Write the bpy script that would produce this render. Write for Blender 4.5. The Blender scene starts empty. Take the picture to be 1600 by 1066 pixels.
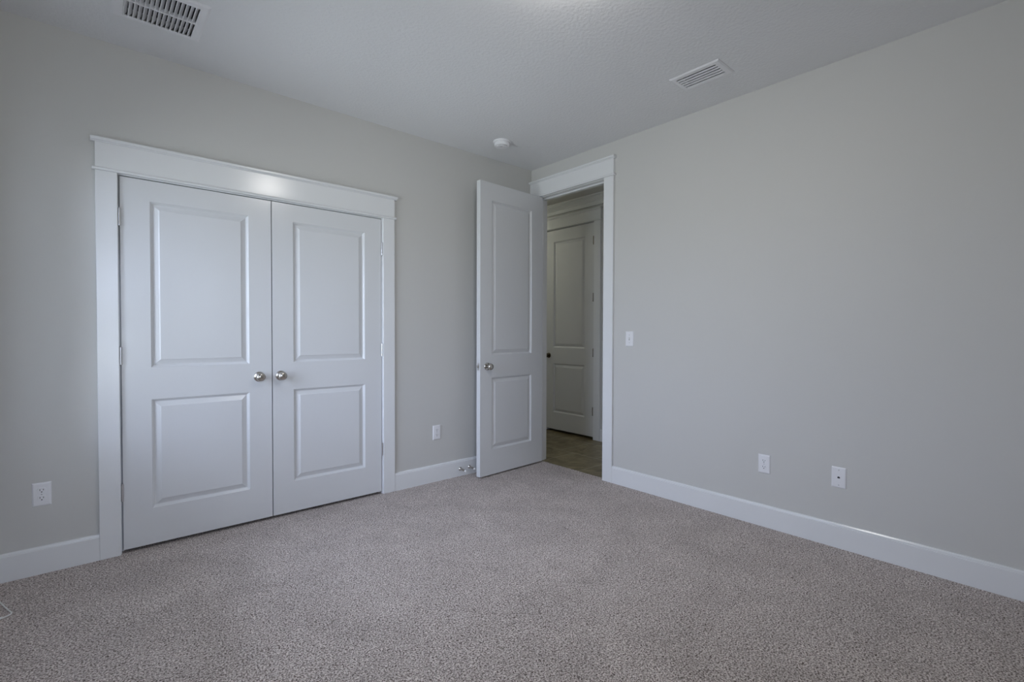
import bpy, bmesh, math, random
from mathutils import Vector, Matrix
random.seed(7)
scene = bpy.context.scene
C = scene.collection
R = math.radians

# ------------------------------------------------------------------ camera
cam_d = bpy.data.cameras.new('camera')
cam = bpy.data.objects.new('camera', cam_d)
C.objects.link(cam)
cam_d.sensor_width = 36.0
cam_d.sensor_fit = 'HORIZONTAL'
cam_d.lens = 761.14 / 1600 * 36.0
cam_d.clip_start = 0.02
yaw, pitch, roll = 0.7198, -0.0181, 0.0027
fwd = Vector((math.sin(yaw) * math.cos(pitch), math.cos(yaw) * math.cos(pitch), math.sin(pitch)))
rgt = Vector((math.cos(yaw), -math.sin(yaw), 0))
upv = rgt.cross(fwd)
r2 = rgt * math.cos(roll) + upv * math.sin(roll)
u2 = -rgt * math.sin(roll) + upv * math.cos(roll)
cam.matrix_world = Matrix(((r2.x, u2.x, -fwd.x, -3.1949), (r2.y, u2.y, -fwd.y, -3.3700),
                           (r2.z, u2.z, -fwd.z, 1.2128), (0, 0, 0, 1)))
scene.camera = cam

# ------------------------------------------------------------------ world + exposure
SKY = 10.4
LAMP = 45.0
HALL_FILL = 29.0  # strength of the lamp added to brighten the hall
world = bpy.data.worlds.new('sky')
scene.world = world
world.use_nodes = True
nt = world.node_tree
bg = nt.nodes['Background']
tc = nt.nodes.new('ShaderNodeTexCoord')
sx = nt.nodes.new('ShaderNodeSeparateXYZ')
rp = nt.nodes.new('ShaderNodeValToRGB')
rp.color_ramp.elements[0].position = 0.47
rp.color_ramp.elements[0].color = (0.58, 0.62, 0.66, 1)
rp.color_ramp.elements[1].position = 0.53
rp.color_ramp.elements[1].color = (0.77, 0.86, 1.15, 1)
mp = nt.nodes.new('ShaderNodeMapRange')
mp.inputs[1].default_value = -1
mp.inputs[2].default_value = 1
nt.links.new(tc.outputs['Generated'], sx.inputs[0])
nt.links.new(sx.outputs['Z'], mp.inputs[0])
nt.links.new(mp.outputs[0], rp.inputs[0])
nt.links.new(rp.outputs[0], bg.inputs[0])
bg.inputs[1].default_value = SKY
scene.view_settings.view_transform = 'Standard'
scene.view_settings.look = 'None'
scene.view_settings.gamma = 1.0
scene.view_settings.use_curve_mapping = False
scene.view_settings.exposure = 0.0
scene.cycles.max_bounces = 16
scene.cycles.diffuse_bounces = 10
scene.cycles.use_denoising = True

# ------------------------------------------------------------------ sizes (metres)
H = 2.74
XL = -3.540          # window wall
YB = -4.06           # wall behind the camera
WT = 0.115
BBH, BBT = 0.137, 0.016
CT = 0.019           # casing thickness
WY0, WY1, WZ0, WZ1 = -1.62, -0.22, 0.62, 2.14   # window opening in the left wall

BX0, BX1 = -3.40, -2.75                          # opening for the added, unseen window behind the camera

# portal: lets the renderer sample the daylight that comes through the window
def portal(w, h, loc, rot):
    pl = bpy.data.lights.new('daylight_window', 'AREA')
    pl.shape = 'RECTANGLE'
    pl.size = w
    pl.size_y = h
    pl.cycles.is_portal = True
    po = bpy.data.objects.new('daylight_window', pl)
    C.objects.link(po)
    po.location = loc
    po.rotation_euler = rot


portal(WY1 - WY0, WZ1 - WZ0, (XL - WT - 0.03, (WY0 + WY1) / 2, (WZ0 + WZ1) / 2), (R(90), 0, R(-90)))
portal(BX1 - BX0, WZ1 - WZ0, ((BX0 + BX1) / 2, YB - WT - 0.03, (WZ0 + WZ1) / 2), (R(90), 0, 0))  # portal of the added window that fills the room from behind


# ------------------------------------------------------------------ materials
def mat(name, col, rough=0.6, metal=0.0, spec=0.5, bump=None, bscale=100, bdist=0.001, detail=2.0, var=None, coat=0.0):
    m = bpy.data.materials.new(name)
    m.use_nodes = True
    t = m.node_tree
    b = t.nodes['Principled BSDF']
    b.inputs['Base Color'].default_value = (*col, 1)
    b.inputs['Roughness'].default_value = rough
    b.inputs['Metallic'].default_value = metal
    b.inputs['Specular IOR Level'].default_value = spec
    co = t.nodes.new('ShaderNodeTexCoord')
    if bump:
        n = t.nodes.new('ShaderNodeTexNoise')
        n.inputs['Scale'].default_value = bscale
        n.inputs['Detail'].default_value = detail
        t.links.new(co.outputs['Object'], n.inputs['Vector'])
        bp = t.nodes.new('ShaderNodeBump')
        bp.inputs['Strength'].default_value = bump
        bp.inputs['Distance'].default_value = bdist
        t.links.new(n.outputs['Fac'], bp.inputs['Height'])
        t.links.new(bp.outputs[0], b.inputs['Normal'])
    if var:
        n2 = t.nodes.new('ShaderNodeTexNoise')
        n2.inputs['Scale'].default_value = var[0]
        n2.inputs['Detail'].default_value = 3
        t.links.new(co.outputs['Object'], n2.inputs['Vector'])
        cr = t.nodes.new('ShaderNodeValToRGB')
        cr.color_ramp.elements[0].color = (*[c * (1 - var[1]) for c in col], 1)
        cr.color_ramp.elements[1].color = (*[min(1, c * (1 + var[1])) for c in col], 1)
        t.links.new(n2.outputs['Fac'], cr.inputs[0])
        t.links.new(cr.outputs[0], b.inputs['Base Color'])
    return m


M = {}
M['wall'] = mat('wall_paint', (0.612, 0.607, 0.586), 0.6, bump=0.25, bscale=160, bdist=0.001, var=(1.3, 0.012))
M['ceiling'] = mat('ceiling_paint', (0.77, 0.775, 0.785), 0.8, bump=0.7, bscale=58, bdist=0.004, detail=3, var=(2.0, 0.01))
M['trim'] = mat('white_semigloss', (0.79, 0.80, 0.81), 0.20, bump=0.04, bscale=25, bdist=0.001, var=(3.0, 0.008))
M['door'] = mat('white_door_paint', (0.705, 0.715, 0.728), 0.22, bump=0.05, bscale=220, bdist=0.0006, var=(3.0, 0.008))
M['plastic'] = mat('white_plastic', (0.83, 0.83, 0.85), 0.32, var=(20, 0.005))
M['grey_plastic'] = mat('light_grey_plastic', (0.60, 0.60, 0.62), 0.4, var=(20, 0.01))
M['dark'] = mat('dark_slot', (0.02, 0.02, 0.025), 0.6, var=(50, 0.1))
M['duct'] = mat('dark_duct_lining', (0.02, 0.02, 0.022), 0.9, var=(30, 0.2))
M['vent'] = mat('vent_white_enamel', (0.80, 0.80, 0.82), 0.35, var=(20, 0.01))
M['nickel'] = mat('satin_nickel', (0.56, 0.53, 0.49), 0.2, metal=1.0, bump=0.03, bscale=300, bdist=0.0005)
M['hinge'] = mat('brushed_hinge_metal', (0.66, 0.66, 0.67), 0.28, metal=1.0, bump=0.05, bscale=400, bdist=0.0005)
M['shaded_metal'] = mat('shaded_door_metal', (0.16, 0.13, 0.10), 0.25, metal=1.0, bump=0.03, bscale=300, bdist=0.0005)  # hall knob and hinges: dark hall reflections put into the metal colour
M['rubber'] = mat('white_rubber', (0.80, 0.80, 0.80), 0.6, var=(40, 0.02))
M['cord'] = mat('white_cord', (0.80, 0.80, 0.78), 0.6, bump=0.2, bscale=900, bdist=0.0005)
M['closet'] = mat('closet_paint', (0.45, 0.43, 0.40), 0.8, bump=0.2, bscale=160, bdist=0.001)
M['red'] = mat('red_lamp_lens', (0.35, 0.05, 0.05), 0.3, var=(40, 0.1))

# carpet: twisted frieze yarn, beige flecked with brown
m = bpy.data.materials.new('beige_flecked_carpet')
m.use_nodes = True
t = m.node_tree
b = t.nodes['Principled BSDF']
b.inputs['Roughness'].default_value = 0.95
b.inputs['Specular IOR Level'].default_value = 0.1
co = t.nodes.new('ShaderNodeTexCoord')
nw = t.nodes.new('ShaderNodeTexNoise')
nw.inputs['Scale'].default_value = 60
ad = t.nodes.new('ShaderNodeMixRGB')
ad.blend_type = 'LINEAR_LIGHT'
ad.inputs[0].default_value = 0.006
t.links.new(co.outputs['Object'], nw.inputs['Vector'])
t.links.new(co.outputs['Object'], ad.inputs[1])
t.links.new(nw.outputs['Color'], ad.inputs[2])
n1 = t.nodes.new('ShaderNodeTexNoise')
n1.inputs['Scale'].default_value = 165
n1.inputs['Detail'].default_value = 2.5
n1.inputs['Roughness'].default_value = 0.6
t.links.new(ad.outputs[0], n1.inputs['Vector'])
cr = t.nodes.new('ShaderNodeValToRGB')
cr.color_ramp.elements[0].position = 0.36
cr.color_ramp.elements[0].color = (0.12, 0.09, 0.078, 1)
cr.color_ramp.elements[1].position = 0.63
cr.color_ramp.elements[1].color = (0.90, 0.825, 0.79, 1)
e = cr.color_ramp.elements.new(0.49)
e.color = (0.515, 0.452, 0.425, 1)
t.links.new(n1.outputs['Fac'], cr.inputs[0])
n2 = t.nodes.new('ShaderNodeTexNoise')           # worn / brushed patches in the pile
n2.inputs['Scale'].default_value = 4.0
n2.inputs['Detail'].default_value = 4
n2.inputs['Distortion'].default_value = 0.6
t.links.new(co.outputs['Object'], n2.inputs['Vector'])
mr = t.nodes.new('ShaderNodeMapRange')
mr.inputs[1].default_value = 0.3
mr.inputs[2].default_value = 0.7
mr.inputs[3].default_value = 0.90
mr.inputs[4].default_value = 1.08
t.links.new(n2.outputs['Fac'], mr.inputs[0])
mx = t.nodes.new('ShaderNodeVectorMath')
mx.operation = 'SCALE'
t.links.new(cr.outputs[0], mx.inputs[0])
t.links.new(mr.outputs[0], mx.inputs['Scale'])
t.links.new(mx.outputs[0], b.inputs['Base Color'])
bp = t.nodes.new('ShaderNodeBump')
bp.inputs['Strength'].default_value = 0.9
bp.inputs['Distance'].default_value = 0.008
t.links.new(n1.outputs['Fac'], bp.inputs['Height'])
t.links.new(bp.outputs[0], b.inputs['Normal'])
M['carpet'] = m

# hall tile: large olive-brown slate-look tiles laid in offset rows
m = bpy.data.materials.new('olive_brown_tile')
m.use_nodes = True
t = m.node_tree
b = t.nodes['Principled BSDF']
b.inputs['Roughness'].default_value = 0.35
co = t.nodes.new('ShaderNodeTexCoord')
sp = t.nodes.new('ShaderNodeSeparateXYZ')
cb = t.nodes.new('ShaderNodeCombineXYZ')
t.links.new(co.outputs['Object'], sp.inputs[0])
for src, off, dst in (('Y', 0.107 + 0.457 * 10, 'X'), ('X', -0.49 + 0.914, 'Y')):
    a = t.nodes.new('ShaderNodeMath')
    a.inputs[1].default_value = off
    t.links.new(sp.outputs[src], a.inputs[0])
    t.links.new(a.outputs[0], cb.inputs[dst])
br = t.nodes.new('ShaderNodeTexBrick')
br.offset = 0.635
br.inputs['Scale'].default_value = 1.0
br.inputs['Brick Width'].default_value = 0.457
br.inputs['Row Height'].default_value = 0.457
br.inputs['Mortar Size'].default_value = 0.0035
br.inputs['Mortar Smooth'].default_value = 0.1
br.inputs['Mortar'].default_value = (0.42, 0.37, 0.28, 1)
n1 = t.nodes.new('ShaderNodeTexNoise')
n1.inputs['Scale'].default_value = 7
n1.inputs['Detail'].default_value = 6
n1.inputs['Distortion'].default_value = 1.2
t.links.new(co.outputs['Object'], n1.inputs['Vector'])
cr = t.nodes.new('ShaderNodeValToRGB')
cr.color_ramp.elements[0].position = 0.3
cr.color_ramp.elements[0].color = (0.085, 0.066, 0.026, 1)
cr.color_ramp.elements[1].position = 0.7
cr.color_ramp.elements[1].color = (0.27, 0.22, 0.12, 1)
t.links.new(n1.outputs['Fac'], cr.inputs[0])
t.links.new(cb.outputs[0], br.inputs['Vector'])
t.links.new(cr.outputs[0], br.inputs['Color1'])
t.links.new(cr.outputs[0], br.inputs['Color2'])
t.links.new(br.outputs['Color'], b.inputs['Base Color'])
bp = t.nodes.new('ShaderNodeBump')
bp.invert = True
bp.inputs['Strength'].default_value = 0.5
bp.inputs['Distance'].default_value = 0.002
t.links.new(br.outputs['Fac'], bp.inputs['Height'])
t.links.new(bp.outputs[0], b.inputs['Normal'])
M['tile'] = m


def emis(name, col, s):
    m = bpy.data.materials.new(name)
    m.use_nodes = True
    b = m.node_tree.nodes['Principled BSDF']
    b.inputs['Base Color'].default_value = (0.8, 0.8, 0.78, 1)
    b.inputs['Roughness'].default_value = 0.3
    b.inputs['Emission Color'].default_value = (*col, 1)
    b.inputs['Emission Strength'].default_value = s
    return m


M['lamp_glass'] = emis('lit_frosted_glass', (1.0, 0.97, 0.93), LAMP)
M['hall_fill_glass'] = emis('hall_fill_glow', (0.95, 0.95, 0.78), HALL_FILL)

m = bpy.data.materials.new('clear_window_glass')
m.use_nodes = True
t = m.node_tree
t.nodes.remove(t.nodes['Principled BSDF'])
tr = t.nodes.new('ShaderNodeBsdfTransparent')
tr.inputs[0].default_value = (0.94, 0.96, 0.95, 1)
gl = t.nodes.new('ShaderNodeBsdfGlossy')
gl.inputs['Roughness'].default_value = 0.02
fr = t.nodes.new('ShaderNodeFresnel')
fr.inputs[0].default_value = 1.45
ms = t.nodes.new('ShaderNodeMixShader')
t.links.new(fr.outputs[0], ms.inputs[0])
t.links.new(tr.outputs[0], ms.inputs[1])
t.links.new(gl.outputs[0], ms.inputs[2])
t.links.new(ms.outputs[0], t.nodes['Material Output'].inputs[0])
M['glass'] = m


# ------------------------------------------------------------------ mesh helpers
def box(bm, x0, x1, y0, y1, z0, z1, bev=0.0, seg=1):
    vs = [bm.verts.new((x, y, z)) for x in (x0, x1) for y in (y0, y1) for z in (z0, z1)]
    fs = [(0, 1, 3, 2), (4, 6, 7, 5), (0, 4, 5, 1), (2, 3, 7, 6), (0, 2, 6, 4), (1, 5, 7, 3)]
    faces = [bm.faces.new([vs[i] for i in f]) for f in fs]
    if bev:
        es = list({e for f in faces for e in f.edges})
        bmesh.ops.bevel(bm, geom=es, offset=bev, segments=seg, profile=0.6, affect='EDGES')


def lathe(bm, prof, seg=32, axis='y', c=(0, 0, 0)):
    """prof: (radius, distance along -axis (y) or +axis (z)); closed at both ends"""
    rings = []
    for r, d in prof:
        ring = []
        for k in range(seg):
            a = 2 * math.pi * k / seg
            if axis == 'y':
                p = (c[0] + r * math.cos(a), c[1] - d, c[2] + r * math.sin(a))
            elif axis == 'x':
                p = (c[0] + d, c[1] + r * math.cos(a), c[2] + r * math.sin(a))
            else:
                p = (c[0] + r * math.cos(a), c[1] + r * math.sin(a), c[2] + d)
            ring.append(bm.verts.new(p))
        rings.append(ring)
    for a, b_ in zip(rings, rings[1:]):
        for k in range(seg):
            bm.faces.new((a[k], a[(k + 1) % seg], b_[(k + 1) % seg], b_[k]))
    bm.faces.new(rings[0])
    bm.faces.new(rings[-1])


def tube(bm, pts, r, seg=8):
    pts = [Vector(p) for p in pts]
    rings = []
    for i, p in enumerate(pts):
        d = (pts[min(i + 1, len(pts) - 1)] - pts[max(i - 1, 0)]).normalized()
        a = d.orthogonal().normalized() if abs(d.z) > 0.95 else d.cross(Vector((0, 0, 1))).normalized()
        b2 = d.cross(a).normalized()
        rings.append([bm.verts.new(p + (a * math.cos(2 * math.pi * k / seg) + b2 * math.sin(2 * math.pi * k / seg)) * r)
                      for k in range(seg)])
    for a, b_ in zip(rings, rings[1:]):
        for k in range(seg):
            bm.faces.new((a[k], a[(k + 1) % seg], b_[(k + 1) % seg], b_[k]))
    bm.faces.new(rings[0])
    bm.faces.new(rings[-1])


def extrude_profile(bm, prof, p0, along, out, length):
    """prof of (out, z) points, extruded from p0 along a horizontal direction"""
    p0, along, out = Vector(p0), Vector(along), Vector(out)
    A = [bm.verts.new(p0 + out * o + Vector((0, 0, z))) for o, z in prof]
    B = [bm.verts.new(p0 + out * o + Vector((0, 0, z)) + along * length) for o, z in prof]
    n = len(prof)
    for i in range(n):
        bm.faces.new((A[i], A[(i + 1) % n], B[(i + 1) % n], B[i]))
    bm.faces.new(A)
    bm.faces.new(B)


def slab(bm, us, vs, skip, mapf, w0, w1):
    """a flat slab w0..w1 thick over the grid us x vs without the cells for which skip(u, v) is true"""
    us, vs = sorted(set(us)), sorted(set(vs))
    on = {}
    for i in range(len(us) - 1):
        for j in range(len(vs) - 1):
            on[i, j] = not skip((us[i] + us[i + 1]) / 2, (vs[j] + vs[j + 1]) / 2)
    cache = {}

    def V(i, j, w):
        k = (i, j, w)
        if k not in cache:
            cache[k] = bm.verts.new(mapf(us[i], vs[j], w1 if w else w0))
        return cache[k]
    for (i, j), o in on.items():
        if not o:
            continue
        for w in (0, 1):
            bm.faces.new((V(i, j, w), V(i + 1, j, w), V(i + 1, j + 1, w), V(i, j + 1, w)))
        for di, dj, a, b_ in ((-1, 0, (i, j), (i, j + 1)), (1, 0, (i + 1, j), (i + 1, j + 1)),
                              (0, -1, (i, j), (i + 1, j)), (0, 1, (i, j + 1), (i + 1, j + 1))):
            if not on.get((i + di, j + dj), False):
                bm.faces.new((V(*a, 0), V(*b_, 0), V(*b_, 1), V(*a, 1)))


def obj(name, bm, material, parent=None, smooth=False, loc=None, rot=None):
    bmesh.ops.recalc_face_normals(bm, faces=bm.faces)
    me = bpy.data.meshes.new(name)
    bm.to_mesh(me)
    bm.free()
    me.materials.append(material)
    if smooth:
        for p in me.polygons:
            p.use_smooth = True
        me.set_sharp_from_angle(angle=R(38))
    o = bpy.data.objects.new(name, me)
    C.objects.link(o)
    if parent:
        o.parent = parent
    if loc:
        o.location = loc
    if rot:
        o.rotation_euler = rot
    return o


def thing(name, label=None, cat=None, loc=(0, 0, 0), rz=0.0, group=None, kind=None):
    o = bpy.data.objects.new(name, None)
    o.empty_display_size = 0.1
    C.objects.link(o)
    o.location = loc
    o.rotation_euler = (0, 0, rz)
    return tag(o, label, cat, group, kind)


def tag(o, label=None, cat=None, group=None, kind=None):
    if label:
        o['label'] = label
    if cat:
        o['category'] = cat
    if group:
        o['group'] = group
    if kind:
        o['kind'] = kind
    return o


def struct(name, bm, material, label, cat, smooth=False):
    return tag(obj(name, bm, material, smooth=smooth), label, cat, kind='structure')


def B():
    return bmesh.new()


# ------------------------------------------------------------------ openings
CX0, CX1, CZ = -3.0545, -1.5305, 2.052          # closet rough opening (between jamb faces)
DY0, DY1, DZ = -0.865, -0.097, 2.4625          # bedroom doorway (jamb faces)
JT = 0.018                                     # jamb board thickness
HX0, HX1 = WT, 1.115                           # hall between the bedroom wall and its far wall
HY0, HY1 = -1.6, 2.3
FY0, FY1, FZ = 0.146, 0.914, 2.4575            # hall door opening in the far wall
V1 = (-3.045, -2.768, -0.642, -0.354)          # large vent throat x0,x1,y0,y1
V2 = (-0.490, -0.352, -2.027, -1.786)          # small vent throat

# ------------------------------------------------------------------ room shell
bmf = B()
box(bmf, XL - WT, -0.0001, YB - WT, 0.72, -0.05, 0.0)
box(bmf, 0.0, 0.036, DY0 - JT, DY1 + JT, -0.05, 0.0)
struct('floor', bmf, M['carpet'], 'beige and brown flecked carpet covering the bedroom floor', 'carpet')
bm = B()
box(bm, 0.0365, HX1 + 0.1, HY0, HY1, -0.05, -0.001)
struct('floor_hall', bm, M['tile'], 'olive brown tiled hall floor seen through the open doorway', 'tile floor')

bm = B()
slab(bm, [XL - WT, WT, V1[0], V1[1], V2[0], V2[1]], [YB - WT, WT, V1[2], V1[3], V2[2], V2[3]],
     lambda u, v: (V1[0] < u < V1[1] and V1[2] < v < V1[3]) or (V2[0] < u < V2[1] and V2[2] < v < V2[3]),
     lambda u, v, w: (u, v, w), H, H + 0.02)
struct('ceiling', bm, M['ceiling'], 'white textured bedroom ceiling', 'ceiling')
bm = B()
box(bm, WT, HX1, HY0, HY1, H, H + 0.02)
struct('ceiling_hall', bm, M['wall'], 'tan hall ceiling seen at the top of the doorway', 'ceiling')

bm = B()
slab(bm, [XL - WT, WT, CX0 - JT, CX1 + JT], [0, H, CZ + JT],
     lambda u, v: CX0 - JT < u < CX1 + JT and v < CZ + JT, lambda u, v, w: (u, w, v), 0.0, WT)
struct('wall_closet', bm, M['wall'], 'greige painted wall holding the double closet doors', 'wall')
bm = B()
slab(bm, [YB - WT, 0, DY0 - JT, DY1 + JT], [0, H, DZ + JT],
     lambda u, v: DY0 - JT < u < DY1 + JT and v < DZ + JT, lambda u, v, w: (w, u, v), 0.0, WT)
struct('wall_right', bm, M['wall'], 'greige painted wall on the right with the doorway to the hall', 'wall')
bm = B()
slab(bm, [YB - WT, 0, WY0, WY1], [0, H, WZ0, WZ1],
     lambda u, v: WY0 < u < WY1 and WZ0 < v < WZ1, lambda u, v, w: (w, u, v), XL - WT, XL)
struct('wall_left', bm, M['wall'], 'greige painted window wall just outside the left of the view', 'wall')
bm = B()
slab(bm, [XL, 0, BX0, BX1], [0, H, WZ0, WZ1],
     lambda u, v: BX0 < u < BX1 and WZ0 < v < WZ1, lambda u, v, w: (u, w, v), YB - WT, YB)
struct('wall_back', bm, M['wall'], 'greige painted wall behind the camera', 'wall')
# closet interior
bm = B()
box(bm, CX0 - 0.3, CX1 + 0.3, 0.70, 0.72, 0, H)
box(bm, CX0 - 0.32, CX0 - 0.30, WT, 0.72, 0, H)
box(bm, CX1 + 0.30, CX1 + 0.32, WT, 0.72, 0, H)
box(bm, CX0 - 0.32, CX1 + 0.32, WT, 0.72, H, H + 0.02)
struct('wall_closet_interior', bm, M['closet'], 'unlit closet interior behind the white double doors', 'wall')
# hall shell
bm = B()
slab(bm, [HY0, HY1, FY0 - JT, FY1 + JT], [0, H, FZ + JT],
     lambda u, v: FY0 - JT < u < FY1 + JT and v < FZ + JT, lambda u, v, w: (w, u, v), HX1, HX1 + 0.1)
struct('wall_hall_far', bm, M['wall'], 'far wall of the hall around the closed hall door', 'wall')
bm = B()
box(bm, HX1 + 0.101, HX1 + 0.12, HY0, HY1, -0.05, H)
struct('wall_hall_backing', bm, M['closet'], 'dark space behind the closed hall door', 'wall')
bm = B()
box(bm, 0, WT, WT, HY1, 0, H)
struct('wall_hall_near', bm, M['wall'], 'near wall of the hall past the bedroom corner', 'wall')
bm = B()
box(bm, 0, HX1 + 0.1, HY1, HY1 + 0.1, 0, H)
struct('wall_hall_left', bm, M['wall'], 'left end wall of the hall', 'wall')
bm = B()
box(bm, WT, HX1 + 0.1, HY0 - 0.1, HY0, 0, H)
struct('wall_hall_right', bm, M['wall'], 'right end wall of the hall', 'wall')

# crown moulding in the hall
bm = B()
prof = [(0, H - 0.110), (0.030, H - 0.110), (0.030, H - 0.092), (0.020, H - 0.088), (0.024, H - 0.070), (0.034, H - 0.062), (0.034, H - 0.056), (0.050, H - 0.045),
        (0.072, H - 0.028), (0.076, H - 0.020), (0.088, H - 0.016), (0.090, H), (0, H)]
extrude_profile(bm, prof, (HX1, HY0, 0), (0, 1, 0), (-1, 0, 0), HY1 - HY0)
struct('trim_4', bm, M['trim'], 'crown moulding along the top of the hall wall', 'crown moulding')

# baseboards
BB = [(0, 0), (BBT, 0), (BBT, 0.121), (0.0125, 0.1235), (0.0125, 0.127), (0.0115, 0.131), (0.007, BBH), (0, BBH)]


def baseboard(name, p0, along, out, length, label):
    bm = B()
    extrude_profile(bm, BB, p0, along, out, length)
    struct(name, bm, M['trim'], label, 'baseboard')


CW = 0.0925
CLX0, CLX1 = -3.1475, -1.4345        # closet casing outer edges
RDY = -0.966                          # doorway casing outer edge
baseboard('baseboard_left_corner', (XL, 0, 0), (1, 0, 0), (0, -1, 0), CLX0 - XL, 'short white baseboard left of the closet casing')
baseboard('baseboard_center', (CLX1, 0, 0), (1, 0, 0), (0, -1, 0), -CLX1 - CT, 'white baseboard between the closet and the open door')
baseboard('baseboard_right', (0, YB, 0), (0, 1, 0), (-1, 0, 0), RDY - YB, 'long white baseboard along the right wall')
baseboard('baseboard_left', (XL, YB, 0), (0, 1, 0), (1, 0, 0), -YB - BBT, 'white baseboard under the window wall')
baseboard('baseboard_back', (XL + BBT, YB, 0), (1, 0, 0), (0, 1, 0), -XL - 2 * BBT, 'white baseboard behind the camera')
baseboard('baseboard_hall', (HX1, HY0, 0), (0, 1, 0), (-1, 0, 0), 0.045 - HY0, 'white baseboard in the hall right of the hall door')


# ------------------------------------------------------------------ craftsman door casing
def casing(name, label, loc, rz, u0, u1, ui0, ui1, zi, ztop, depth, jz, stop_front, j0, j1, left=True, cap0=0.015, cap1=0.015,
           stops=True, bead0=0.013, bead1=0.013):
    """local frame: u along the wall (x), wall face at y=0, room side -y.  u0/u1 outer, ui0/ui1 inner casing edges."""
    tgrp = thing(name, label, 'door casing', loc, rz, kind='structure')
    for a, b_ in ((u0, ui0), (ui1, u1)):
        if b_ - a > 0.005:
            bm = B()
            box(bm, a, b_, -CT, 0, 0, zi, 0.0018)
            obj('side_casing', bm, M['trim'], tgrp)
    zb = zi + 0.015
    bm = B()
    prof = [(0, zi), (0.024, zi), (0.028, zi + 0.004), (0.029, zi + 0.0075), (0.028, zi + 0.011), (0.024, zb), (0, zb)]
    extrude_profile(bm, prof, (u0 - bead0, 0, 0), (1, 0, 0), (0, -1, 0), u1 - u0 + bead0 + bead1)
    obj('bead_moulding', bm, M['trim'], tgrp)
    bm = B()
    box(bm, u0, u1, -CT, 0, zb, ztop - 0.022, 0.0012)
    obj('header_board', bm, M['trim'], tgrp)
    bm = B()
    prof = [(0, ztop - 0.022), (0.022, ztop - 0.022), (0.026, ztop - 0.017), (0.034, ztop - 0.016), (0.038, ztop - 0.012),
            (0.038, ztop - 0.002), (0.036, ztop), (0, ztop)]
    extrude_profile(bm, prof, (u0 - cap0, 0, 0), (1, 0, 0), (0, -1, 0), u1 - u0 + cap0 + cap1)
    obj('cap_moulding', bm, M['trim'], tgrp)
    # jamb lining
    for a, b_ in ((j0 - JT, j0), (j1, j1 + JT)):
        bm = B()
        box(bm, a, b_, 0.0002, depth, 0, jz, 0.001)
        obj('side_jamb', bm, M['trim'], tgrp)
    bm = B()
    box(bm, j0 - JT, j1 + JT, 0.0002, depth, jz, jz + JT, 0.001)
    obj('head_jamb', bm, M['trim'], tgrp)
    if stops:
        for a, b_ in ((j0, j0 + 0.011), (j1 - 0.011, j1)):
            bm = B()
            box(bm, a, b_, stop_front, stop_front + 0.034, 0, jz - 0.011, 0.0015)
            obj('door_stop_strip', bm, M['trim'], tgrp)
        bm = B()
        box(bm, j0, j1, stop_front, stop_front + 0.034, jz - 0.011, jz, 0.0015)
        obj('door_stop_strip', bm, M['trim'], tgrp)
    return tgrp


casing('trim_1', 'white casing with capped header framing the double closet doors', (0, 0, 0), 0,
       CLX0, CLX1, -3.0575, -1.5265, 2.057, 2.2253, WT, CZ, 0.040, CX0, CX1, cap0=0.018, cap1=0.018)
# doorway in the right wall: local u = -y  (rz=-90 deg maps local x to -y, local -y to -x)
casing('trim_2', 'white casing with capped header around the open bedroom doorway', (0, 0, 0), R(-90),
       0.001, 0.966, 0.092, 0.870, 2.4665, 2.6226, WT, DZ, 0.048, -DY1, -DY0, cap0=0.0, bead0=0.0)
# hall door in the far wall
casing('trim_3', 'white casing with capped header around the closed hall door', (HX1, 0, 0), R(-90),
       -1.012, -0.049, -0.919, -0.141, 2.4605, 2.604, 0.09, FZ, 0.045, -FY1, -FY0)


# ------------------------------------------------------------------ two-panel doors
MOULD = [(0.0, 0.0), (0.0015, 0.0030), (0.005, 0.0055), (0.009, 0.0100), (0.012, 0.0138), (0.0155, 0.0146), (0.0185, 0.0138),
         (0.039, 0.0052), (0.0430, 0.0028), (0.046, 0.0025)]


def leaf(name, w, z0, z1, th, panels, material, parent):
    """door leaf: x 0..w, front face y=0 (faces -y), back face y=th"""
    bm = B()
    us = sorted({0, w, *[p[0] for p in panels], *[p[1] for p in panels]})
    vs = sorted({z0, z1, *[p[2] for p in panels], *[p[3] for p in panels]})
    for side in (0, 1):
        yy = 0.0 if side == 0 else th
        sg = 1 if side == 0 else -1
        cache = {}

        def V(u, v):
            if (u, v) not in cache:
                cache[u, v] = bm.verts.new((u, yy, v))
            return cache[u, v]
        for i in range(len(us) - 1):
            for j in range(len(vs) - 1):
                cu, cv = (us[i] + us[i + 1]) / 2, (vs[j] + vs[j + 1]) / 2
                if any(p[0] < cu < p[1] and p[2] < cv < p[3] for p in panels):
                    continue
                bm.faces.new((V(us[i], vs[j]), V(us[i + 1], vs[j]), V(us[i + 1], vs[j + 1]), V(us[i], vs[j + 1])))
        for p in panels:
            prev = None
            for k, (d, dep) in enumerate(MOULD):
                cs = [(p[0] + d, p[2] + d), (p[1] - d, p[2] + d), (p[1] - d, p[3] - d), (p[0] + d, p[3] - d)]
                ring = [V(*c) if k == 0 else bm.verts.new((c[0], yy + sg * dep, c[1])) for c in cs]
                if prev:
                    for q in range(4):
                        bm.faces.new((prev[q], prev[(q + 1) % 4], ring[(q + 1) % 4], ring[q]))
                prev = ring
            bm.faces.new(prev)
    # edges
    for (u, v, u_, v_) in ((0, z0, w, z0), (w, z0, w, z1), (w, z1, 0, z1), (0, z1, 0, z0)):
        bm.faces.new([bm.verts.new(c) for c in ((u, 0, v), (u_, 0, v_), (u_, th, v_), (u, th, v))])
    bmesh.ops.remove_doubles(bm, verts=bm.verts, dist=0.00001)
    return obj(name, bm, material, parent)


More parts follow.
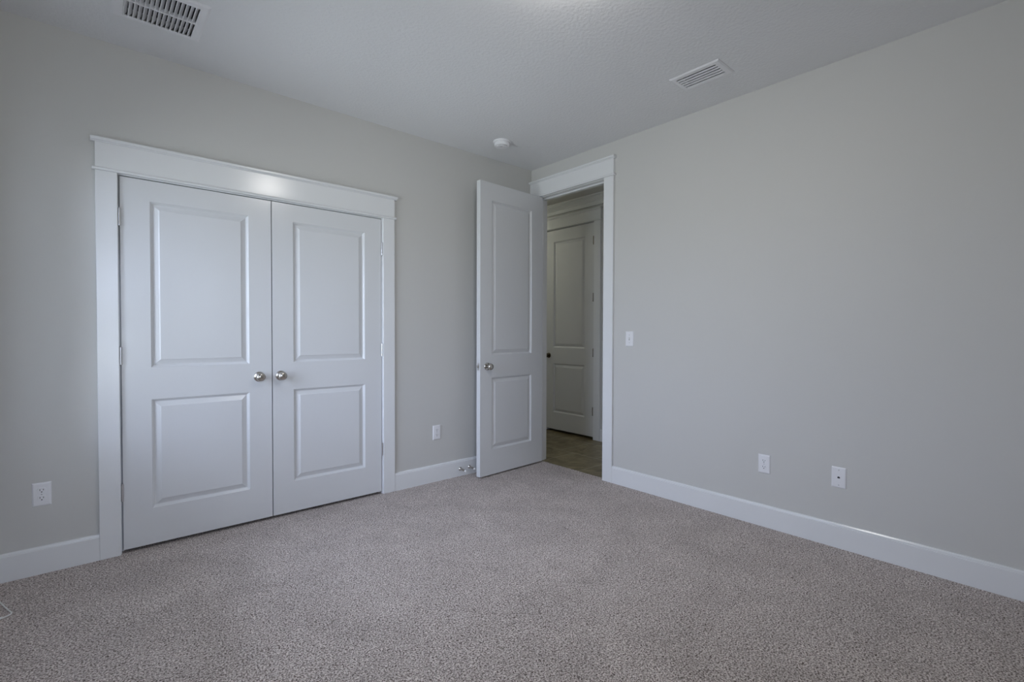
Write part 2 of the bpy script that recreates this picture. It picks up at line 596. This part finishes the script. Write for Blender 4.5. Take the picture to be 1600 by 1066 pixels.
def knob(parent, u, z, y=0.0, side=1, material=None, rose=True):
    """round knob on the face at y; side 1 points to -y, -1 to +y"""
    material = material or M['nickel']
    bm = B()
    prof = [(0.0085, 0.0), (0.0085, 0.022), (0.012, 0.026), (0.0205, 0.031), (0.0262, 0.039), (0.0275, 0.046), (0.0262, 0.053),
            (0.0215, 0.0590), (0.0150, 0.0622), (0.006, 0.0636), (0.001, 0.0638)]
    lathe(bm, [(r, side * d) for r, d in prof], 40, 'y', (u, y, z))
    k = obj('knob', bm, material, parent, smooth=True)
    bm = B()
    prof = [(0.032, 0.0), (0.032, 0.003), (0.0295, 0.0065), (0.020, 0.0085), (0.012, 0.010), (0.0095, 0.010)]
    lathe(bm, [(r, side * d) for r, d in prof], 40, 'y', (u, y, z))
    obj('rosette', bm, material, k, smooth=True)
    return k


def hinge(parent, u, y, z, hgt=0.094, r=0.0072, plates=(), material=None):
    bm = B()
    lathe(bm, [(r, 0), (r, hgt)], 14, 'z', (u, y, z))
    for q in (0.2, 0.4, 0.6, 0.8):     # knuckle joints
        lathe(bm, [(r * 1.02, 0), (r * 1.10, 0.0006), (r * 1.02, 0.0012)], 14, 'z', (u, y, z + hgt * q))
    lathe(bm, [(r * 0.75, 0), (r * 0.9, 0.0015), (r * 0.4, 0.004)], 14, 'z', (u, y, z + hgt))
    for (x0, x1, y0, y1) in plates:
        box(bm, x0, x1, y0, y1, z, z + hgt)
    return obj('hinge', bm, material or M['hinge'], parent, smooth=True)


DOOR_Y = -0.0015
LX0, LX1 = -3.0475, -2.2940
RX0, RX1 = -2.2885, -1.5365
PZ = [(0.221, 0.832), (1.011, 1.933)]
d = thing('door_1', 'left white closet door with two panels and knob near its right edge', 'closet door', (LX0, DOOR_Y, 0), 0, kind='structure')
leaf('door_leaf', LX1 - LX0, 0.020, 2.0462, 0.035, [(0.1295, 0.624, a, b_) for a, b_ in PZ], M['door'], d)
knob(d, -2.369 - LX0, 0.927)
for z in (0.289, 1.032, 1.779):
    hinge(d, -0.0030, -0.0068, z, plates=((-0.0035, -0.0012, 0.0, 0.03),))
d = thing('door_2', 'right white closet door with two panels and knob near its left edge', 'closet door', (RX0, DOOR_Y, 0), 0, kind='structure')
leaf('door_leaf', RX1 - RX0, 0.020, 2.0462, 0.035, [(0.128, 0.6245, a, b_) for a, b_ in PZ], M['door'], d)
knob(d, -2.241 - RX0, 0.927)
for z in (0.289, 1.032, 1.779):
    hinge(d, RX1 - RX0 + 0.0050, -0.0068, z, plates=((RX1 - RX0 + 0.0012, RX1 - RX0 + 0.0035, 0.0, 0.03),))

# the open bedroom door: hinge corner near (0.002,-0.1503); leaf runs away from the doorway along the closet wall
TH3 = 0.044
ang = R(180 + 3.2)
DW = 0.760
# frame with x from the free edge (tip) to the hinge so that its front faces the room
c, s = math.cos(R(3.2)), math.sin(R(3.2))
tipx, tipy = 0.002 - DW * c, -0.1503 - DW * s
d = thing('door_3', 'tall white two panel door standing open beside the closet wall', 'door', (tipx, tipy, 0), R(3.2), kind='structure')
leaf('door_leaf', DW, 0.013, 2.4575, TH3, [(0.1275, 0.6125, 0.223, 0.831), (0.1275, 0.6125, 1.022, 2.311)], M['door'], d)
kx = DW - 0.684
knob(d, kx, 0.927)
knob(d, kx, 0.927, TH3, -1)
bm = B()
box(bm, -0.0012, 0.0004, TH3 / 2 - 0.0125, TH3 / 2 + 0.0125, 0.927 - 0.029, 0.927 + 0.029, 0.0004)
lp = obj('latch_plate', bm, M['hinge'], d)
bm = B()
box(bm, -0.0105, -0.001, TH3 / 2 - 0.007, TH3 / 2 + 0.007, 0.927 - 0.009, 0.927 + 0.009, 0.002)
obj('latch_bolt', bm, M['nickel'], lp)
for z in (0.302, 0.922, 1.556, 2.224):
    bm = B()
    lathe(bm, [(0.0076, 0), (0.0076, 0.092)], 14, 'z', (-0.0062, -0.1015, z))
    lathe(bm, [(0.005, 0), (0.006, 0.0015), (0.003, 0.004)], 14, 'z', (-0.0062, -0.1015, z + 0.092))
    box(bm, -0.004, 0.036, DY1 - 0.0018, DY1 + 0.0005, z, z + 0.092)
    h = obj('hinge', bm, M['hinge'], d, smooth=True)
    # keep world-placed hinge under the rotated door
    h.matrix_parent_inverse = (Matrix.Translation((tipx, tipy, 0)) @ Matrix.Rotation(R(3.2), 4, 'Z')).inverted()

# closed hall door; local x runs along -y, front faces the bedroom (-x)
FW = 0.760
d = thing('door_4', 'closed white two panel hall door seen through the open doorway', 'door', (HX1 - 0.001, FY1 - 0.004, 0), R(-90), kind='structure')
leaf('door_leaf', FW, 0.031, 2.4495, 0.040, [(0.1345, 0.628, 0.238, 0.834), (0.1345, 0.628, 1.030, 2.312)], M['door'], d)
knob(d, FY1 - 0.004 - 0.852, 0.929, material=M['shaded_metal'])
for z in (0.27, 0.935, 1.56, 2.20):
    hinge(d, FW - 0.001, -0.0065, z, plates=((FW, FW + 0.003, 0.0, 0.03),), material=M['shaded_metal'])


# ------------------------------------------------------------------ wall plates
def plate_mesh(w=0.0715, h=0.1165, t=0.0062):
    bm = B()
    x, z = w / 2, h / 2
    rings = []
    for (ins, y) in ((0, 0), (0, -0.0022), (0.0045, -t + 0.0006), (0.0075, -t)):
        rings.append([bm.verts.new(p) for p in ((-x + ins, y, -z + ins), (x - ins, y, -z + ins), (x - ins, y, z - ins), (-x + ins, y, z - ins))])
    for a, b_ in zip(rings, rings[1:]):
        for k in range(4):
            bm.faces.new((a[k], a[(k + 1) % 4], b_[(k + 1) % 4], b_[k]))
    bm.faces.new(rings[-1])
    bm.faces.new(rings[0])
    return bm


def screw(parent, z, y=-0.0062):
    bm = B()
    lathe(bm, [(0.0031, 0.0), (0.0031, 0.0006), (0.0022, 0.0012), (0.0005, 0.0013)], 16, 'y', (0, y, z))
    sc = obj('screw', bm, M['grey_plastic'], parent, smooth=True)
    bm = B()
    box(bm, -0.0024, 0.0024, y - 0.00145, y - 0.0010, z - 0.0004, z + 0.0004)
    obj('screw_slot', bm, M['dark'], sc)


def outlet(label, loc, rz):
    o = thing('wall_outlet', label, 'outlet', loc, rz, 'duplex wall outlets')
    obj('faceplate', plate_mesh(), M['plastic'], o)
    for zc in (0.0195, -0.0195):
        bm = B()
        # rounded receptacle face with flat top and bottom
        n = 40
        ring0, ring1 = [], []
        for k in range(n):
            a = 2 * math.pi * k / n
            px, pz = 0.0172 * math.cos(a), max(-0.0142, min(0.0142, 0.0172 * math.sin(a)))
            ring0.append(bm.verts.new((px, -0.0058, zc + pz)))
            ring1.append(bm.verts.new((px * 0.97, -0.0078, zc + pz * 0.97)))
        for k in range(n):
            bm.faces.new((ring0[k], ring0[(k + 1) % n], ring1[(k + 1) % n], ring1[k]))
        bm.faces.new(ring1)
        bm.faces.new(ring0)
        rc = obj('receptacle', bm, M['plastic'], o)
        for xx, hh in ((-0.0064, 0.0088), (0.0064, 0.0072)):
            bm = B()
            box(bm, xx - 0.0012, xx + 0.0012, -0.0081, -0.0076, zc + 0.0035 - hh / 2, zc + 0.0035 + hh / 2)
            obj('slot', bm, M['dark'], rc)
        bm = B()
        lathe(bm, [(0.0028, 0), (0.0028, 0.0005)], 16, 'y', (0, -0.0076, zc - 0.0072))
        obj('ground_hole', bm, M['dark'], rc)
    screw(o, 0.0)
    return o


outlet('white duplex outlet low on the wall left of the closet', (-3.365, 0, 0.397), 0)
outlet('white duplex outlet between the closet and the open door', (-1.0535, 0, 0.397), 0)
outlet('white duplex outlet on the right wall, nearer the doorway than the jack plate', (0, -2.129, 0.392), R(-90))

o = thing('light_switch', 'white toggle light switch on the right wall beside the doorway', 'light switch', (0, -1.1185, 1.163), R(-90))
obj('faceplate', plate_mesh(0.0715, 0.117), M['plastic'], o)
bm = B()
box(bm, -0.0052, 0.0052, -0.0068, -0.0055, -0.012, 0.012)
col = obj('toggle_opening', bm, M['grey_plastic'], o)
bm = B()
vs = [(-0.0042, -0.006, -0.004), (0.0042, -0.006, -0.004), (0.0042, -0.006, 0.007), (-0.0042, -0.006, 0.007),
      (-0.0036, -0.019, -0.0125), (0.0036, -0.019, -0.0125), (0.0036, -0.0195, -0.0065), (-0.0036, -0.0195, -0.0065)]
vv = [bm.verts.new(q) for q in vs]
for f in ((0, 1, 2, 3), (4, 5, 6, 7), (0, 1, 5, 4), (1, 2, 6, 5), (2, 3, 7, 6), (3, 0, 4, 7)):
    bm.faces.new([vv[i] for i in f])
bmesh.ops.bevel(bm, geom=list(bm.edges), offset=0.0008, segments=2, affect='EDGES')
obj('toggle', bm, M['plastic'], o, smooth=True)
screw(o, 0.030)
screw(o, -0.030)

o = thing('jack_plate', 'white wall plate with a single dark jack on the right wall', 'wall plate', (0, -2.531, 0.3975), R(-90))
obj('faceplate', plate_mesh(0.0715, 0.1165), M['plastic'], o)
bm = B()
box(bm, -0.0105, 0.0105, -0.0074, -0.0058, -0.010, 0.011, 0.0006)
j = obj('jack', bm, M['plastic'], o)
bm = B()
box(bm, -0.0062, 0.0062, -0.0079, -0.0070, -0.004, 0.004)
box(bm, -0.003, 0.003, -0.0079, -0.0070, 0.0035, 0.0062)
obj('port', bm, M['dark'], j)
screw(o, 0.042)
screw(o, -0.042)


# ------------------------------------------------------------------ ceiling vents
def vent_frame(bm, x0, x1, y0, y1, ix0, ix1, iy0, iy1, d=0.0065):
    """bevelled ring hanging d below the ceiling (local z=0 = ceiling face)"""
    loops = [((x0, x1, y0, y1), 0.0), ((x0, x1, y0, y1), -0.0018), ((x0 + 0.010, x1 - 0.010, y0 + 0.010, y1 - 0.010), -d),
             ((ix0 - 0.002, ix1 + 0.002, iy0 - 0.002, iy1 + 0.002), -d), ((ix0, ix1, iy0, iy1), -d + 0.002), ((ix0, ix1, iy0, iy1), 0.034)]
    prev = None
    for (a, b_, c_, d_), z in loops:
        ring = [bm.verts.new(q) for q in ((a, c_, z), (b_, c_, z), (b_, d_, z), (a, d_, z))]
        if prev:
            for k in range(4):
                bm.faces.new((prev[k], prev[(k + 1) % 4], ring[(k + 1) % 4], ring[k]))
        prev = ring


def duct(parent, ix0, ix1, iy0, iy1):
    bm = B()
    e = 0.004
    z0, z1 = 0.0345, 0.16
    box(bm, ix0 - e, ix0, iy0 - e, iy1 + e, z0, z1)
    box(bm, ix1, ix1 + e, iy0 - e, iy1 + e, z0, z1)
    box(bm, ix0, ix1, iy0 - e, iy0, z0, z1)
    box(bm, ix0, ix1, iy1, iy1 + e, z0, z1)
    box(bm, ix0 - e, ix1 + e, iy0 - e, iy1 + e, z1, z1 + e)
    obj('duct', bm, M['duct'], parent)


v = thing('ceiling_vent', 'large white ceiling vent with two rows of narrow louvers above the closet', 'air vent', (0, 0, H), 0)
bm = B()
vent_frame(bm, -3.088, -2.729, -0.685, -0.325, *V1)
obj('frame', bm, M['vent'], v)
duct(v, *V1)
bm = B()
n = 15
pitch_ = (V1[1] - V1[0]) / n
for k in range(n):
    xc = V1[0] + pitch_ * (k + 0.5)
    a = R(41)
    hw, tk = 0.0112, 0.0017
    # slanted blade, lower edge towards the left
    dx, dz = hw * math.sin(a), hw * math.cos(a)
    nx, nz = tk * math.cos(a), -tk * math.sin(a)
    q = [(xc - dx - nx, -dz - nz), (xc - dx + nx, -dz + nz), (xc + dx + nx, dz + nz), (xc + dx - nx, dz - nz)]
    A = [bm.verts.new((x, V1[2], z + 0.0035)) for x, z in q]
    Bv = [bm.verts.new((x, V1[3], z + 0.0035)) for x, z in q]
    for i in range(4):
        bm.faces.new((A[i], A[(i + 1) % 4], Bv[(i + 1) % 4], Bv[i]))
    bm.faces.new(A)
    bm.faces.new(Bv)
obj('louvers', bm, M['vent'], v)
bm = B()
box(bm, V1[0], V1[1], -0.500, -0.493, -0.0075, 0.012)
obj('crossbar', bm, M['vent'], v)
for yy in (-0.664, -0.340):
    bm = B()
    lathe(bm, [(0.004, -0.0078), (0.004, -0.009), (0.002, -0.0098)], 14, 'z', (-2.906, yy, 0))
    obj('screw', bm, M['vent'], v, smooth=True)

v = thing('ceiling_vent', 'small white supply vent with five long blades near the right wall', 'air vent', (0, 0, H), 0)
bm = B()
vent_frame(bm, -0.527, -0.325, -2.064, -1.758, *V2)
obj('frame', bm, M['vent'], v)
duct(v, *V2)
bm = B()
n = 5
pitch_ = (V2[1] - V2[0]) / n
for k in range(n):
    x1 = V2[0] + pitch_ * (k + 1) - 0.0005
    arc = []
    for i in range(7):
        u = i / 6
        arc.append((x1 - 0.0155 * u, -0.0062 + 0.0020 * u * u))
    up = [(x, z + 0.0012) for x, z in reversed(arc)]
    q = arc + up
    A = [bm.verts.new((x, V2[2], z)) for x, z in q]
    Bv = [bm.verts.new((x, V2[3], z)) for x, z in q]
    for i in range(len(q)):
        bm.faces.new((A[i], A[(i + 1) % len(q)], Bv[(i + 1) % len(q)], Bv[i]))
    bm.faces.new(A)
    bm.faces.new(Bv)
obj('blades', bm, M['vent'], v, smooth=True)

# ------------------------------------------------------------------ smoke detector
s_ = thing('smoke_detector', 'round white smoke detector on the ceiling above the open door', 'smoke detector', (-0.665, -0.355, H), 0)
bm = B()
lathe(bm, [(0.069, 0), (0.069, -0.008), (0.066, -0.011), (0.058, -0.011)], 48, 'z')
obj('mounting_base', bm, M['plastic'], s_, smooth=True)
bm = B()
lathe(bm, [(0.0585, -0.0105), (0.0605, -0.014), (0.0605, -0.030), (0.0595, -0.0345), (0.055, -0.0385), (0.047, -0.041), (0.044, -0.0405),
           (0.0425, -0.0435), (0.020, -0.0450), (0.001, -0.0452)], 48, 'z')
cv = obj('cover', bm, M['plastic'], s_, smooth=True)
bm = B()
for k in range(10):
    a0 = R(200 + k * 9)
    pts = [(0.0485 * math.cos(a0 + R(q)), 0.0485 * math.sin(a0 + R(q)), -0.0405) for q in (0, 2, 4, 6)]
    tube(bm, pts, 0.0012, 6)
obj('vent_slot', bm, M['dark'], cv)
bm = B()
lathe(bm, [(0.012, -0.0445), (0.012, -0.047), (0.010, -0.048), (0.001, -0.0482)], 24, 'z', (-0.018, -0.012, 0))
obj('test_button', bm, M['grey_plastic'], cv, smooth=True)

# ------------------------------------------------------------------ ceiling lamp (just above the view), lit
L = thing('ceiling_light', 'lit round flush-mount ceiling lamp glowing at the top edge of the view', 'ceiling lamp', (-1.775, -2.075, H), 0)
bm = B()
lathe(bm, [(0.165, 0), (0.165, -0.018), (0.158, -0.024), (0.150, -0.024)], 48, 'z')
obj('base_ring', bm, M['nickel'], L, smooth=True)
bm = B()
prof = [(0.150, -0.022)]
for k in range(1, 10):
    a = R(90 * k / 9)
    prof.append((max(0.001, 0.150 * math.cos(a)), -0.022 - 0.075 * math.sin(a)))
lathe(bm, prof, 48, 'z')
obj('glass_shade', bm, M['lamp_glass'], L, smooth=True)

L = thing('hall_fill_light', 'unseen flush-mount lamp added on the hall ceiling to brighten the hall', 'ceiling lamp', (0.6, 1.75, H), 0)  # invented lamp, out of view, added to lift the hall's brightness
bm = B()
lathe(bm, [(0.145, 0), (0.145, -0.018), (0.138, -0.024), (0.130, -0.024)], 40, 'z')
obj('base_ring', bm, M['nickel'], L, smooth=True)
bm = B()
prof = [(0.130, -0.022)]
for k in range(1, 9):
    a = R(90 * k / 8)
    prof.append((max(0.001, 0.130 * math.cos(a)), -0.022 - 0.065 * math.sin(a)))
lathe(bm, prof, 40, 'z')
obj('glass_shade', bm, M['hall_fill_glass'], L, smooth=True)


# ------------------------------------------------------------------ door stops on the baseboard
def doorstop(label, x, z):
    o = thing('door_stop', label, 'door stop', (x, -BBT, z), 0, 'spring door stops on the baseboard')
    bm = B()
    lathe(bm, [(0.0150, 0), (0.0150, 0.003), (0.0125, 0.006), (0.0085, 0.012), (0.0075, 0.018)], 20, 'y')
    obj('base', bm, M['nickel'], o, smooth=True)
    bm = B()
    pts = []
    for k in range(15 * 14 + 1):
        a = 2 * math.pi * k / 14
        f = k / (15 * 14)
        pts.append((0.0058 * math.cos(a), -0.012 - 0.058 * f, 0.0058 * math.sin(a) - 0.004 * f * f))
    tube(bm, pts, 0.0017, 5)
    obj('spring', bm, M['nickel'], o, smooth=True)
    bm = B()
    lathe(bm, [(0.0070, 0.069), (0.0092, 0.071), (0.0092, 0.081), (0.0075, 0.085), (0.001, 0.0855)], 20, 'y', (0, 0, -0.004))
    obj('rubber_tip', bm, M['rubber'], o, smooth=True)


doorstop('spring door stop on the baseboard, the one farther from the open door', -0.831, 0.062)
doorstop('spring door stop on the baseboard right beside the open door edge', -0.736, 0.063)

# ------------------------------------------------------------------ cord on the carpet at the left edge
o = thing('blind_cord', 'thin white cord with a small tassel lying on the carpet at the left edge', 'cord', (-3.46, -0.40, 0), 0)
bm = B()
ctrl = [(-0.058, 0.33, 0.10), (-0.056, 0.27, 0.02), (-0.045, 0.20, 0.005), (-0.030, 0.140, 0.005), (-0.006, 0.060, 0.006), (0.008, 0.020, 0.005), (0.0165, -0.006, 0.005),
        (0.013, -0.024, 0.006), (0.000, -0.034, 0.006), (-0.010, -0.040, 0.006)]
P = [Vector(q) for q in ctrl]
pts = []
for i in range(len(P) - 1):
    p0, p1, p2, p3 = P[max(i - 1, 0)], P[i], P[i + 1], P[min(i + 2, len(P) - 1)]
    for k in range(6):
        u = k / 6
        pts.append(0.5 * (2 * p1 + (p2 - p0) * u + (2 * p0 - 5 * p1 + 4 * p2 - p3) * u * u + (3 * p1 - p0 - 3 * p2 + p3) * u ** 3))
pts.append(P[-1])
tube(bm, pts, 0.0028, 8)
obj('cord', bm, M['cord'], o, smooth=True)
bm = B()
lathe(bm, [(0.0025, 0), (0.0045, 0.003), (0.0070, 0.020), (0.0075, 0.026), (0.006, 0.028)], 16, 'y', (0, 0, 0))
obj('tassel', bm, M['rubber'], o, smooth=True, loc=(-0.008, -0.039, 0.008), rot=(0, 0, R(-62)))

# ------------------------------------------------------------------ left window, and one added behind the camera for more light
def window(name, label, a, b_, loc, rz):
    """local frame: room side +x, opening from y=a to y=b_"""
    w = thing(name, label, 'window', loc, rz, kind='structure')
    fx0, fx1, e = -WT + 0.01, -0.03, 0.045
    ym, zm = (a + b_) / 2, (WZ0 + WZ1) / 2
    bm = B()
    box(bm, fx0, fx1, a, a + e, WZ0, WZ1)
    box(bm, fx0, fx1, b_ - e, b_, WZ0, WZ1)
    box(bm, fx0, fx1, a + e, b_ - e, WZ0, WZ0 + e)
    box(bm, fx0, fx1, a + e, b_ - e, WZ1 - e, WZ1)
    box(bm, fx0, fx1, ym - 0.04, ym + 0.04, WZ0 + e, WZ1 - e)
    for y0, y1 in ((a + e, ym - 0.04), (ym + 0.04, b_ - e)):
        box(bm, fx0 + 0.01, fx1 - 0.01, y0, y1, zm - 0.02, zm + 0.02)
    obj('window_frame', bm, M['trim'], w)
    for y0, y1 in ((a + e, ym - 0.04), (ym + 0.04, b_ - e)):
        bm = B()
        box(bm, -0.062, -0.058, y0, y1, WZ0 + e, WZ1 - e)
        obj('pane', bm, M['glass'], w)
    bm = B()
    box(bm, 0.0, CT, a - 0.09, a, WZ0, WZ1, 0.0015)
    box(bm, 0.0, CT, b_, b_ + 0.09, WZ0, WZ1, 0.0015)
    box(bm, 0.0, CT, a - 0.09, b_ + 0.09, WZ1, WZ1 + 0.14, 0.0015)
    box(bm, 0.0, CT, a - 0.09, b_ + 0.09, WZ0 - 0.11, WZ0 - 0.022, 0.0015)
    obj('window_casing', bm, M['trim'], w)
    bm = B()
    box(bm, -0.03, 0.03, a - 0.10, b_ + 0.10, WZ0 - 0.022, WZ0, 0.002)
    obj('window_sill', bm, M['trim'], w)


window('window_1', 'double hung window in the left wall letting in daylight', WY0, WY1, (XL, 0, 0), 0)
window('added_window', 'unseen double hung window added behind the camera to brighten the room', -BX1, -BX0, (0, YB, 0), R(90))
